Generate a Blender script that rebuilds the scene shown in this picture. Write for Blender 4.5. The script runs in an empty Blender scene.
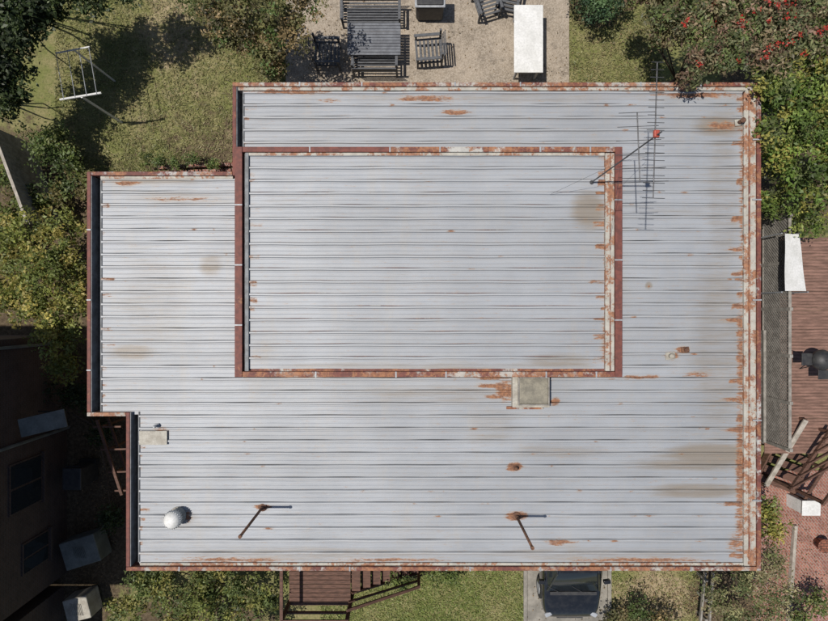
import bpy, math, random
import numpy as np
from mathutils import Vector, Matrix
random.seed(7); rng=np.random.default_rng(7)
H=17.5; F=552.0
def W(px,py,z=0.0):
    k=(H-z)/F
    return ((px-414)*k,(310.5-py)*k,z)
scene=bpy.context.scene
# ---------------------------------------------------------------- materials
def newmat(name):
    m=bpy.data.materials.new(name); m.use_nodes=True
    nt=m.node_tree; b=nt.nodes['Principled BSDF']
    return m,nt,b
def N(nt,t,**kw):
    n=nt.nodes.new(t)
    for k,v in kw.items():
        if k in n.inputs: n.inputs[k].default_value=v
        else: setattr(n,k,v)
    return n
def coords(nt,scale=(1,1,1),rot=(0,0,0)):
    tc=N(nt,'ShaderNodeTexCoord'); mp=N(nt,'ShaderNodeMapping')
    mp.inputs['Scale'].default_value=scale; mp.inputs['Rotation'].default_value=rot
    nt.links.new(tc.outputs['Object'],mp.inputs['Vector']); return mp.outputs['Vector']
def noise(nt,vec,scale,detail=4,rough=0.6,dist=0.0):
    n=N(nt,'ShaderNodeTexNoise'); n.inputs['Scale'].default_value=scale
    n.inputs['Detail'].default_value=min(detail,5); n.inputs['Roughness'].default_value=rough
    n.inputs['Distortion'].default_value=dist
    nt.links.new(vec,n.inputs['Vector']); return n.outputs['Fac']
def ramp(nt,fac,a,b,smooth=True):
    r=N(nt,'ShaderNodeMapRange'); r.interpolation_type='SMOOTHSTEP' if smooth else 'LINEAR'
    r.inputs['From Min'].default_value=a; r.inputs['From Max'].default_value=b
    nt.links.new(fac,r.inputs['Value']); return r.outputs['Result']
def mix(nt,fac,a,b,mode='MIX'):
    m=N(nt,'ShaderNodeMix'); m.data_type='RGBA'; m.blend_type=mode
    for sock,v in ((m.inputs['Factor'],fac),(m.inputs['A'],a),(m.inputs['B'],b)):
        if isinstance(v,bpy.types.NodeSocket): nt.links.new(v,sock)
        elif isinstance(v,(tuple,list)): sock.default_value=(*v[:3],1)
        else: sock.default_value=v
    return m.outputs['Result']
def mth(nt,op,a,b=0.0):
    m=N(nt,'ShaderNodeMath'); m.operation=op
    for i,v in enumerate((a,b)):
        if isinstance(v,bpy.types.NodeSocket): nt.links.new(v,m.inputs[i])
        else: m.inputs[i].default_value=v
    return m.outputs[0]
def attr(nt,name,out='Fac'):
    a=N(nt,'ShaderNodeAttribute'); a.attribute_name=name; return a.outputs[out]
def bump(nt,b,h,strength=0.3,dist=0.02):
    n=N(nt,'ShaderNodeBump'); n.inputs['Strength'].default_value=strength; n.inputs['Distance'].default_value=dist
    nt.links.new(h,n.inputs['Height']); nt.links.new(n.outputs['Normal'],b.inputs['Normal'])
def simple(name,c1,c2=None,scale=8,rough=0.7,metal=0.0,bmp=0.2,stretch=(1,1,1),lo=.35,hi=.65,spec=0.4):
    m,nt,b=newmat(name)
    c2=c2 or tuple(x*0.7 for x in c1)
    v=coords(nt,stretch); f=noise(nt,v,scale)
    c=mix(nt,ramp(nt,f,lo,hi),c1,c2)
    f2=noise(nt,v,scale*7,3); c=mix(nt,mth(nt,'MULTIPLY',ramp(nt,f2,.3,.75),.35),c,tuple(x*0.5 for x in c2))
    nt.links.new(c,b.inputs['Base Color'])
    b.inputs['Roughness'].default_value=rough; b.inputs['Metallic'].default_value=metal
    b.inputs['Specular IOR Level'].default_value=spec
    if bmp: bump(nt,b,f2,bmp,0.01)
    return m

def roofmat():
    m,nt,b=newmat('zinc_roof_sheet')
    v=coords(nt); vx=coords(nt,(0.22,3.2,1)); vs=coords(nt,(.5,2.8,1)); vy=coords(nt,(2.2,.5,1))
    c=mix(nt,ramp(nt,noise(nt,v,.5,4),.3,.7),(.34,.36,.39),(.285,.302,.328))
    nx=noise(nt,vx,3.0,5,.75)
    c=mix(nt,mth(nt,'MULTIPLY',ramp(nt,nx,.45,.72),.38),c,(.41,.42,.435))
    c=mix(nt,mth(nt,'MULTIPLY',ramp(nt,noise(nt,vx,6.0,5,.8),.48,.8),.42),c,(.235,.23,.22))
    n13=noise(nt,v,13,5,.75)
    c=mix(nt,mth(nt,'MULTIPLY',ramp(nt,n13,.54,.8),.4),c,(.43,.43,.425))
    c=mix(nt,mth(nt,'MULTIPLY',ramp(nt,noise(nt,vy,1.0,4,.7),.48,.75),.32),c,(.37,.345,.31))
    c=mix(nt,mth(nt,'MULTIPLY',attr(nt,'pan'),.2),c,(.19,.195,.20))
    c=mix(nt,mth(nt,'MULTIPLY',attr(nt,'rib_shade_grime'),.40),c,(.13,.125,.12))  # rib flanks darkened: shade of the rib sides painted in, along with grime
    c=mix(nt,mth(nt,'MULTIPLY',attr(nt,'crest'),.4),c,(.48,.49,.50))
    st=mth(nt,'ADD',attr(nt,'stain'),mth(nt,'SUBTRACT',nx,.62))
    c=mix(nt,mth(nt,'MULTIPLY',ramp(nt,st,.0,.7),.75),c,(.21,.17,.125))
    rn=noise(nt,vs,7.5,5,.8)
    r=mth(nt,'ADD',mth(nt,'SUBTRACT',rn,.5),mth(nt,'MULTIPLY',attr(nt,'rust'),.29))
    rm=ramp(nt,r,.155,.26)
    rc=mix(nt,ramp(nt,n13,.38,.6),(.33,.15,.07),(.17,.075,.042))
    halo=ramp(nt,r,.05,.22)
    c=mix(nt,mth(nt,'MULTIPLY',halo,.45),c,(.34,.235,.15))
    c=mix(nt,mth(nt,'MULTIPLY',rm,.9),c,rc)
    nt.links.new(c,b.inputs['Base Color'])
    b.inputs['Metallic'].default_value=0.08
    rr=N(nt,'ShaderNodeMapRange'); rr.inputs['To Min'].default_value=.54; rr.inputs['To Max'].default_value=.85
    nt.links.new(rm,rr.inputs['Value']); nt.links.new(rr.outputs[0],b.inputs['Roughness'])
    bump(nt,b,nx,.25,.03)
    return m
def capmat(name,paint,rust,base=(.44,.42,.39)):
    m,nt,b=newmat(name)
    v=coords(nt); vl=coords(nt,(.8,.8,1))
    c=mix(nt,ramp(nt,noise(nt,v,3,5,.7),.35,.7),base,tuple(x*.70 for x in base))
    n1=noise(nt,vl,1.3,5,.74)
    t=1-paint
    c=mix(nt,ramp(nt,n1,.25+.5*t-.04,.25+.5*t+.04),c,mix(nt,ramp(nt,noise(nt,v,9,5),.35,.65),(.175,.055,.04),(.11,.037,.03)))
    n2=noise(nt,v,2.9,5,.8)
    t=1-rust
    c=mix(nt,mth(nt,'MULTIPLY',ramp(nt,n2,.28+.45*t-.03,.28+.45*t+.06),.92),c,mix(nt,ramp(nt,noise(nt,v,14,5),.35,.65),(.34,.15,.07),(.18,.075,.042)))
    nt.links.new(c,b.inputs['Base Color']); b.inputs['Roughness'].default_value=.7
    bump(nt,b,n2,.2,.01)
    return m
def leafmat(name,trans=.3):
    m,nt,b=newmat(name)
    col=attr(nt,'Col','Color')
    nt.links.new(col,b.inputs['Base Color']); b.inputs['Roughness'].default_value=.5
    b.inputs['Specular IOR Level'].default_value=.35
    tr=N(nt,'ShaderNodeBsdfTranslucent'); ms=N(nt,'ShaderNodeMixShader'); ms.inputs[0].default_value=trans
    c2=mix(nt,1.0,col,(1.1,1.25,.5),'MULTIPLY'); nt.links.new(c2,tr.inputs['Color'])
    nt.links.new(b.outputs[0],ms.inputs[1]); nt.links.new(tr.outputs[0],ms.inputs[2])
    nt.links.new(ms.outputs[0],nt.nodes['Material Output'].inputs['Surface'])
    return m
def groundmat():
    m,nt,b=newmat('lawn_and_soil')
    v=coords(nt)
    g=mix(nt,ramp(nt,noise(nt,v,1.3,5,.7),.35,.65),(.175,.185,.065),(.26,.225,.115))
    g=mix(nt,ramp(nt,noise(nt,v,14,5,.75),.4,.75),g,(.095,.11,.038))
    d=mix(nt,ramp(nt,noise(nt,v,3.5,5,.75),.35,.65),(.37,.30,.195),(.245,.19,.12))
    dry=mth(nt,'ADD',mth(nt,'SUBTRACT',noise(nt,v,1.7,5,.75),.5),attr(nt,'dry'))
    c=mix(nt,ramp(nt,dry,.33,.6),g,d)
    s=mix(nt,ramp(nt,noise(nt,v,9,5,.8),.4,.65),(.07,.052,.034),(.15,.115,.075))
    so=mth(nt,'ADD',mth(nt,'SUBTRACT',noise(nt,v,2.5,5,.7),.5),attr(nt,'soil'))
    c=mix(nt,ramp(nt,so,.4,.6),c,s)
    nt.links.new(c,b.inputs['Base Color']); b.inputs['Roughness'].default_value=.95
    b.inputs['Specular IOR Level'].default_value=.1
    bump(nt,b,noise(nt,v,30,4,.8),.6,.03)
    return m
def aggregate():
    m,nt,b=newmat('exposed_aggregate')
    v=coords(nt)
    c=mix(nt,ramp(nt,noise(nt,v,1.0,5,.7),.35,.65),(.32,.265,.205),(.20,.165,.125))
    vo=N(nt,'ShaderNodeTexVoronoi'); vo.inputs['Scale'].default_value=32; nt.links.new(v,vo.inputs['Vector'])
    bw=N(nt,'ShaderNodeRGBToBW'); nt.links.new(vo.outputs['Color'],bw.inputs[0])
    c=mix(nt,mth(nt,'MULTIPLY',ramp(nt,bw.outputs[0],.2,.9),.6),c,(.46,.40,.33))
    c=mix(nt,mth(nt,'MULTIPLY',ramp(nt,noise(nt,v,20,5,.8),.5,.75),.65),c,(.09,.075,.06))
    c=mix(nt,mth(nt,'MULTIPLY',ramp(nt,noise(nt,v,2.3,5,.8),.52,.68),.5),c,(.12,.10,.08))
    nt.links.new(c,b.inputs['Base Color']); b.inputs['Roughness'].default_value=.9
    bump(nt,b,vo.outputs['Distance'],.4,.01); return m
def brickmat(name,c1,c2,mortar,scale,rot=0,vert=False):
    m,nt,b=newmat(name)
    v=coords(nt,(1,1,1),(0,0,rot))
    if vert:
        g=N(nt,'ShaderNodeTexCoord'); s=N(nt,'ShaderNodeSeparateXYZ'); cb=N(nt,'ShaderNodeCombineXYZ')
        nt.links.new(g.outputs['Object'],s.inputs[0])
        nt.links.new(mth(nt,'ADD',s.outputs[0],s.outputs[1]),cb.inputs[0]); nt.links.new(s.outputs[2],cb.inputs[1]); v=cb.outputs[0]
    br=N(nt,'ShaderNodeTexBrick'); br.inputs['Scale'].default_value=scale
    br.inputs['Color1'].default_value=(*c1,1); br.inputs['Color2'].default_value=(*c2,1); br.inputs['Mortar'].default_value=(*mortar,1)
    br.inputs['Mortar Size'].default_value=.03
    nt.links.new(v,br.inputs['Vector'])
    c=mix(nt,mth(nt,'MULTIPLY',ramp(nt,noise(nt,v,2.2,5,.75),.4,.7),.5),br.outputs['Color'],tuple(x*.5 for x in c2))
    nt.links.new(c,b.inputs['Base Color']); b.inputs['Roughness'].default_value=.9
    bump(nt,b,br.outputs['Fac'],-.4,.01); return m

M={}
M['roof']=roofmat()
M['cap_red']=capmat('painted_flashing',.93,.25)
M['cap_mixed']=capmat('worn_flashing',.52,.54,(.46,.45,.42))
M['cap_rust']=capmat('rusted_flashing',.56,.56,(.42,.39,.35))
M['cap_pale']=capmat('pale_flashing',.10,.50,(.44,.42,.37))
M['cap_redpale']=capmat('flaked_flashing',.64,.48,(.44,.43,.41))
M['gutter']=simple('shaded_dirty_gutter',(.12,.12,.125),(.055,.05,.045),6)  # dark tone holds leaf dirt and the fascia's shadow in the trough
M['lining']=simple('gutter_lining',(.22,.235,.25),(.13,.135,.14),5,.6)
M['galv']=simple('galvanised',(.38,.40,.42),(.28,.29,.31),10,.5,.1)
M['white']=simple('white_paint',(.74,.74,.73),(.64,.64,.62),3,.5,bmp=.05)
M['offwhite']=simple('offwhite_dirty',(.46,.44,.385),(.31,.285,.24),4,.6)
M['dimgrey']=simple('faded_grey_green',(.19,.205,.19),(.13,.14,.13),3,.6)
M['rust']=simple('rusty_steel',(.20,.105,.06),(.10,.05,.035),12,.85)
M['tan']=simple('aged_acrylic',(.29,.265,.205),(.19,.175,.14),4,.4)
M['dark_metal']=simple('dark_metal',(.035,.035,.04),(.06,.06,.06),8,.5,.2)
M['alu']=simple('aluminium_dull',(.13,.13,.14),(.08,.08,.085),8,.5,.5)
M['red_plastic']=simple('red_plastic',(.45,.08,.05),(.32,.06,.04),6,.5)
M['slate_wood']=simple('grey_stained_timber',(.125,.13,.14),(.07,.073,.08),6,.7,stretch=(1,6,1))
M['table_grey']=simple('grey_table_top',(.17,.18,.20),(.115,.12,.135),5,.55)
M['brown_wood']=simple('brown_timber',(.15,.078,.055),(.08,.042,.03),5,.75,stretch=(1,5,1))
M['deck']=simple('deck_boards',(.27,.155,.12),(.155,.09,.068),2.2,.75,stretch=(1,6,1))
M['grey_wood']=simple('weathered_timber',(.32,.30,.27),(.20,.185,.165),6,.85)
M['pale_wood']=simple('pale_timber',(.44,.40,.35),(.28,.25,.21),6,.8)
M['concrete']=simple('concrete',(.30,.28,.245),(.19,.178,.155),1.6,.9,bmp=.4)
M['agg']=aggregate()
M['ground']=groundmat()
M['leaf']=leafmat('leaves'); M['grass']=leafmat('grass_blades',.2)
M['bark']=simple('bark',(.12,.09,.065),(.06,.045,.035),10,.95,bmp=.6)
M['paver']=brickmat('brick_paving',(.34,.14,.10),(.21,.085,.065),(.30,.25,.21),3.4,math.radians(52))
M['wallbrick']=brickmat('brown_brick',(.085,.05,.038),(.06,.037,.03),(.09,.08,.07),4.3,vert=True)
M['creambrick']=brickmat('cream_brick',(.40,.33,.24),(.35,.28,.2),(.3,.28,.25),4.3,vert=True)
M['rooftile']=brickmat('terracotta_tiles',(.32,.12,.075),(.21,.085,.055),(.05,.03,.025),3.0)
m,nt,b=newmat('window_glass'); b.inputs['Base Color'].default_value=(.02,.025,.03,1); b.inputs['Roughness'].default_value=.06; b.inputs['Specular IOR Level'].default_value=.6; M['glass']=m
m,nt,b=newmat('black_car_paint'); b.inputs['Roughness'].default_value=.28; b.inputs['Metallic'].default_value=.3
b.inputs['Coat Weight'].default_value=1; b.inputs['Coat Roughness'].default_value=.05
v=coords(nt); nt.links.new(mix(nt,ramp(nt,noise(nt,v,6,5),.4,.7),(.014,.015,.018),(.03,.03,.031)),b.inputs['Base Color']); M['car']=m
M['rubber']=simple('tyre_rubber',(.02,.02,.02),(.03,.03,.03),10,.85)
m,nt,b=newmat('lamp_lens'); b.inputs['Base Color'].default_value=(.35,.37,.4,1); b.inputs['Roughness'].default_value=.1; M['lens']=m

# ---------------------------------------------------------------- mesh helpers
def mesh_obj(name,verts,faces,mat,parent=None,smooth=False):
    me=bpy.data.meshes.new(name); me.from_pydata([tuple(v) for v in verts],[],faces); me.update()
    me.materials.append(M[mat] if isinstance(mat,str) else mat)
    if smooth: me.polygons.foreach_set('use_smooth',[True]*len(me.polygons))
    ob=bpy.data.objects.new(name,me); scene.collection.objects.link(ob)
    if parent:
        ob.parent=parent; ob.matrix_parent_inverse=Matrix.Translation(parent.location).inverted()
    return ob
def empty(name,loc):
    e=bpy.data.objects.new(name,None); e.location=loc; e.empty_display_size=.3; scene.collection.objects.link(e); return e
class B:
    def __init__(s): s.v=[];s.f=[]
    def _add(s,vs,fs):
        o=len(s.v); s.v+=[tuple(x) for x in vs]; s.f+=[tuple(i+o for i in f) for f in fs]
    def box(s,c,size,rot=0,tilt=(0,0)):
        sx,sy,sz=[q/2 for q in size]
        R=Matrix.Rotation(rot,3,'Z')@Matrix.Rotation(tilt[1],3,'Y')@Matrix.Rotation(tilt[0],3,'X')
        vs=[Vector(c)+R@Vector((x*sx,y*sy,z*sz)) for x in(-1,1) for y in(-1,1) for z in(-1,1)]
        s._add(vs,[(0,1,3,2),(4,6,7,5),(0,4,5,1),(2,3,7,6),(0,2,6,4),(1,5,7,3)]); return s
    def rect(s,x0,x1,y0,y1,z0,z1):
        return s.box(((x0+x1)/2,(y0+y1)/2,(z0+z1)/2),(abs(x1-x0),abs(y1-y0),abs(z1-z0)))
    def beam(s,a,b,w,h):
        a=Vector(a);b=Vector(b);d=(b-a); d.normalize()
        up=Vector((0,0,1)) if abs(d.z)<.95 else Vector((0,1,0))
        x=d.cross(up).normalized(); y=x.cross(d)
        vs=[p+x*i*w/2+y*j*h/2 for p in(a,b) for i in(-1,1) for j in(-1,1)]
        s._add(vs,[(0,1,3,2),(4,6,7,5),(0,4,5,1),(2,3,7,6),(0,2,6,4),(1,5,7,3)]); return s
    def tube(s,a,b,r0,r1=None,n=10,caps=True):
        r1=r0 if r1 is None else r1
        a=Vector(a);b=Vector(b);d=(b-a).normalized()
        up=Vector((0,0,1)) if abs(d.z)<.95 else Vector((0,1,0))
        x=d.cross(up).normalized(); y=x.cross(d)
        vs=[];fs=[]
        for p,r in((a,r0),(b,r1)):
            for i in range(n):
                t=2*math.pi*i/n; vs.append(p+(x*math.cos(t)+y*math.sin(t))*r)
        for i in range(n): fs.append((i,(i+1)%n,n+(i+1)%n,n+i))
        if caps: fs+= [tuple(range(n))[::-1],tuple(range(n,2*n))]
        s._add(vs,fs); return s
    def lathe(s,c,prof,n=24):
        vs=[];fs=[]
        for r,z in prof:
            for i in range(n):
                t=2*math.pi*i/n; vs.append((c[0]+r*math.cos(t),c[1]+r*math.sin(t),c[2]+z))
        for k in range(len(prof)-1):
            for i in range(n): fs.append((k*n+i,k*n+(i+1)%n,(k+1)*n+(i+1)%n,(k+1)*n+i))
        fs.append(tuple(range((len(prof)-1)*n,len(prof)*n)))
        s._add(vs,fs); return s
    def obj(s,name,mat,parent=None,bevel=0,smooth=False):
        o=mesh_obj(name,s.v,s.f,mat,parent,smooth)
        if bevel:
            m=o.modifiers.new('bevel','BEVEL'); m.width=bevel; m.segments=2; m.limit_method='ANGLE'
        return o
def prism(poly,z0,z1):
    n=len(poly); vs=[(x,y,z0) for x,y in poly]+[(x,y,z1) for x,y in poly]
    fs=[(i,(i+1)%n,n+(i+1)%n,n+i) for i in range(n)]+[tuple(range(n))[::-1],tuple(range(n,2*n))]
    return vs,fs

# ---------------------------------------------------------------- ground
def blobs_val(x,y,bl):
    v=np.zeros_like(x)
    for (cx,cy,rx,ry,s) in bl:
        d=((x-cx)/rx)**2+((y-cy)/ry)**2
        v=np.maximum(v,s*np.clip(1.6-d**.5*1.1,0,1))
    return v
def pxb(px,py,rx,ry,s,z=0.):
    c=W(px,py,z); k=(H-z)/F; return (c[0],c[1],rx*k,ry*k,s)
DRY=[pxb(180,30,60,60,.5),pxb(150,120,70,30,.36),pxb(655,600,50,40,.62),pxb(600,50,40,40,.3),pxb(245,150,50,40,.5),pxb(100,60,60,60,.3),pxb(505,600,20,40,.3),pxb(360,600,40,20,.25),pxb(180,85,60,25,.4)]
SOIL=[pxb(0,260,110,150,.8),pxb(40,480,110,190,1.),pxb(200,620,80,30,.8),pxb(5,20,55,60,.5),pxb(740,600,60,50,.8),pxb(800,100,80,160,.8),pxb(740,10,50,40,.5),pxb(270,20,45,40,.35),pxb(420,310,380,240,.9),pxb(595,5,35,25,.8)]
xs=np.concatenate([[-300,-60,-25],np.linspace(-17,17,137),[25,60,300]])
X,Y=np.meshgrid(xs,xs); n=len(xs)
Z=np.zeros_like(X)
vs=np.stack([X.ravel(),Y.ravel(),Z.ravel()],1)
fs=[(j*n+i,j*n+i+1,(j+1)*n+i+1,(j+1)*n+i) for j in range(n-1) for i in range(n-1)]
g=mesh_obj('ground',vs,fs,'ground')
def setattr_f(ob,name,vals):
    a=ob.data.attributes.new(name,'FLOAT','POINT'); a.data.foreach_set('value',np.asarray(vals,dtype=np.float32).ravel())
setattr_f(g,'dry',blobs_val(X,Y,DRY)); setattr_f(g,'soil',blobs_val(X,Y,SOIL))

def slab(name,px0,py0,px1,py1,mat,z1=.03,z0=-.1):
    a=W(px0,py0);c=W(px1,py1); return B().rect(a[0],c[0],a[1],c[1],z0,z1).obj(name,mat,bevel=.01)
slab('patio',286,-120,569,110,'agg',.04)
slab('driveway',527,480,607,900,'concrete',.04)
B().rect(W(607,0)[0]+.004,W(607,0)[0]+.12,-18.5,-5.4,-.1,.09).rect(W(527,0)[0]-.12,W(527,0)[0]-.004,-18.5,-5.4,-.1,.09).obj('driveway_kerb','concrete',bevel=.02)
a=W(752,470);c=W(1000,760)
B().rect(a[0],c[0],a[1],c[1],-.1,.05).obj('brick_paving','paver')

# ---------------------------------------------------------------- foliage
def leaves_mesh(name,C,Lx,col,mat,parent=None,aspect=.45,up=.6):
    n=len(C)
    nrm=rng.normal(size=(n,3)); nrm[:,2]=abs(nrm[:,2])+up; nrm/=np.linalg.norm(nrm,axis=1)[:,None]
    d=rng.normal(size=(n,3)); d-=nrm*(d*nrm).sum(1)[:,None]; d/=np.linalg.norm(d,axis=1)[:,None]
    s=np.cross(nrm,d); L=Lx[:,None]
    V=np.stack([C-d*L*.5, C+s*L*aspect*.5+nrm*L*.08, C+d*L*.5, C-s*L*aspect*.5+nrm*L*.08],1).reshape(-1,3)
    me=bpy.data.meshes.new(name); me.vertices.add(4*n); me.loops.add(4*n); me.polygons.add(n)
    me.vertices.foreach_set('co',V.astype(np.float32).ravel())
    me.loops.foreach_set('vertex_index',np.arange(4*n,dtype=np.int32))
    me.polygons.foreach_set('loop_start',np.arange(0,4*n,4,dtype=np.int32))
    me.update(calc_edges=True)
    a=me.color_attributes.new('Col','FLOAT_COLOR','POINT')
    cc=np.ones((n,4)); cc[:,:3]=np.clip(col,0,.8); a.data.foreach_set('color',np.repeat(cc,4,axis=0).astype(np.float32).ravel())
    me.materials.append(M[mat])
    ob=bpy.data.objects.new(name,me); scene.collection.objects.link(ob)
    if parent: ob.parent=parent; ob.matrix_parent_inverse=Matrix.Translation(parent.location).inverted()
    return ob
G_DARK=[(.05,.075,.028),(.065,.09,.033),(.035,.05,.022)]
G_MID=[(.11,.155,.05),(.14,.18,.055),(.08,.115,.038),(.17,.19,.065)]
G_YEL=[(.25,.24,.06),(.19,.21,.055),(.32,.27,.08),(.12,.145,.04),(.15,.18,.05)]
G_BRN=[(.23,.175,.085),(.14,.135,.06),(.30,.22,.115),(.10,.09,.05),(.17,.165,.07)]
def tree(name,blobs,cols,density=1.0,leaf=.12,flowers=None,base=None,clump=.3,aspect=.5,limb=1.0):
    bl=[]
    for (px,py,z,r) in blobs:
        x,y,_=W(px,py,z); bl.append((x,y,z,r))
    bx=sum(q[0] for q in bl)/len(bl) if base is None else base[0]; by=sum(q[1] for q in bl)/len(bl) if base is None else base[1]
    e=empty(name,(bx,by,0))
    C=[];Ls=[];CO=[];FC=[]
    t=B()
    hmin=min(q[2] for q in bl)
    fork=Vector((bx+.1,by-.05,max(.2,hmin*.4)))
    t.tube((bx,by,-.1),fork,.05+.03*hmin,(.04+.02*hmin),9)
    for (x,y,z,r) in bl:
        mid=(fork+Vector((x,y,z)))/2+Vector((rng.normal()*.15,rng.normal()*.15,-.1))
        r0=(.02+.01*hmin)*limb
        t.tube(fork,mid,r0*1.3,r0*.8,7); t.tube(mid,(x,y,z-.1),r0*.8,.010,7)
        k=max(10,int(r*r*55*density))
        for _ in range(k):
            d=rng.normal(size=3); d/=np.linalg.norm(d); d[2]=d[2]*.8+.2
            rr=r*(rng.uniform(.3,1.12))
            c=np.array([x,y,z])+d*np.array([rr,rr,rr*.75]); c[2]=max(c[2],.12)
            if rng.random()<.10: t.tube((x,y,z-.1),c,.008,.003,5,False)
            cr=clump*rng.uniform(.55,1.35); m=int(38*(cr/.3)**2*(.12/leaf)**1.7)+5
            o=rng.normal(size=(m,3)); o/=np.linalg.norm(o,axis=1)[:,None]; o*=cr*rng.uniform(.3,1.05,size=(m,1)); o[:,2]*=.65
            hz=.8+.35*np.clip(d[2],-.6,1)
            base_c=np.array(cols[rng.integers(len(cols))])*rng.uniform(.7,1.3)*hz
            P=c+o; P[:,2]=np.maximum(P[:,2],.05)
            C.append(P); Ls.append(leaf*rng.uniform(.6,1.4,size=m))
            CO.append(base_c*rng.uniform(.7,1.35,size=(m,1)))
            if flowers and d[2]>.25 and rng.random()<flowers[1]:
                FC.append(c+np.array([rng.normal()*.1,rng.normal()*.1,cr*.75]))
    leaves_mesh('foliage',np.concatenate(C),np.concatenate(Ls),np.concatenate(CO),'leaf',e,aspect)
    t.obj('trunk_and_limbs','bark',e,smooth=True)
    if FC:
        P=[]
        for f in FC:
            m=14; o=rng.normal(size=(m,3))*np.array([.045,.045,.03]); P.append(f+o)
        P=np.concatenate(P); col=np.array(flowers[0])*rng.uniform(.6,1.3,size=(len(P),1))
        leaves_mesh('flowers',P,np.full(len(P),.065),col,'leaf',e,.6)
    return e

tree('evergreen_tree',[(5,0,3.2,1.0),(40,-8,3.0,.85),(-15,40,3.2,1.0),(85,-16,3.0,.75),(20,25,2.8,.7),(115,-14,2.8,.55),(48,10,2.6,.5)],G_DARK,1.5,.12,limb=.6,base=(-13.2,9.6))
tree('evergreen_tree',[(-10,95,2.6,.8),(8,70,2.6,.6),(10,100,2.,.4)],G_DARK,1.5,.12,limb=.6,base=(-13.2,6.6))
tree('brown_leaved_tree',[(225,25,2.6,.65),(255,5,3.0,.8),(290,32,2.6,.6),(262,50,2.2,.62),(215,-5,2.8,.7),(303,5,2.8,.6),(277,66,1.8,.32),(240,40,2.3,.6)],G_BRN+G_BRN+[(.10,.15,.045)],1.6,.09,clump=.22,limb=.6)
tree('green_shrub',[(205,5,1.6,.5),(240,-10,2,.6)],G_MID,1.3,.1)
tree('round_shrub',[(598,4,1.1,.62),(585,-10,1.2,.5),(612,-6,1.1,.5)],[(.045,.085,.045),(.07,.12,.055),(.085,.14,.06)],1.6,.08,clump=.2)
tree('bottlebrush_tree',[(665,5,3.2,.75),(697,28,4.0,.7),(735,8,4.2,.8),(768,20,4.2,.8),(700,60,4.5,.42),(800,5,4.3,.9),(645,-8,3.,.6),(742,46,4.4,.6),(790,42,4.2,.6),(665,35,3.0,.42),(715,5,3.6,.7),(720,52,4.5,.5),(772,56,4.4,.5),(820,35,4.2,.6),(692,78,4.6,.22)],
     [(.15,.16,.075),(.21,.19,.105),(.26,.20,.125),(.10,.115,.055),(.13,.17,.06),(.22,.14,.10)],2.1,.10,((.5,.045,.035),.13),clump=.22,aspect=.42,limb=.4)
tree('green_tree',[(790,100,3.6,.8),(820,75,3.8,.9),(780,155,2.9,.75),(820,185,3.0,.85),(775,200,2.2,.55),(808,222,2.2,.5),(830,140,3.6,.9),(774,85,4.2,.6),(800,135,3.2,.7),(768,130,4.1,.4)],
     [(.13,.20,.045),(.17,.235,.055),(.09,.135,.035),(.23,.27,.07),(.28,.26,.07),(.11,.13,.05)],1.5,.10,clump=.26,limb=.6)
tree('citrus_tree',[(55,270,2.4,.9),(30,235,2.2,.75),(68,232,2.4,.5),(20,290,2.0,.8),(60,330,2.4,.75),(66,366,2.0,.5),(74,300,2.6,.45),(10,255,1.8,.7),(40,305,2.3,.7)],G_YEL,1.5,.10,clump=.25,limb=.6)
tree('garden_shrub',[(45,150,1.2,.65),(70,160,1.0,.45),(60,135,.9,.35)],G_MID,1.2,.10)
tree('garden_shrub',[(25,205,1.0,.6),(55,195,1.1,.5),(5,225,1.0,.55),(80,185,1.0,.4),(5,180,.9,.5)],[(.08,.11,.04),(.13,.16,.045),(.17,.15,.06)],1.1,.11)
tree('low_hedge',[(145,160,.5,.2),(160,163,.5,.2),(176,163,.5,.18),(194,160,.5,.2),(214,163,.5,.18)],G_MID,1.6,.07,clump=.13)
tree('flowering_hedge',[(125,612,1.6,.6),(160,590,1.8,.65),(200,600,2.0,.75),(240,592,1.9,.6),(265,600,1.8,.5),(180,630,1.5,.8),(240,630,1.5,.8),(142,580,1.7,.4),(215,580,1.8,.5)],[(.17,.20,.06),(.12,.155,.05),(.25,.23,.07),(.10,.13,.045),(.20,.21,.06)],1.6,.09,clump=.22,limb=.6)
tree('garden_shrub',[(400,580,.7,.28),(430,578,.8,.32),(450,575,.6,.22)],G_MID,1.3,.08,clump=.18)
tree('garden_shrub',[(635,612,.8,.4),(660,625,.8,.45),(615,620,.6,.25)],G_BRN+G_MID,.7,.08)
tree('feathery_tree',[(720,595,2.0,.55),(750,580,2.4,.5),(765,610,2.2,.6),(735,625,2.0,.6),(768,562,2.4,.45),(788,590,2.,.35)],[(.17,.19,.08),(.25,.24,.12),(.11,.14,.055),(.28,.25,.14)],1.5,.09,clump=.24,aspect=.35,limb=.5)
tree('garden_shrub',[(772,530,1.8,.4),(766,510,1.6,.25)],G_YEL,1.2,.1)
tree('flowering_shrub',[(815,605,.8,.35),(800,620,.8,.3)],G_MID,1.2,.09,((.5,.25,.28),.12))

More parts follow.
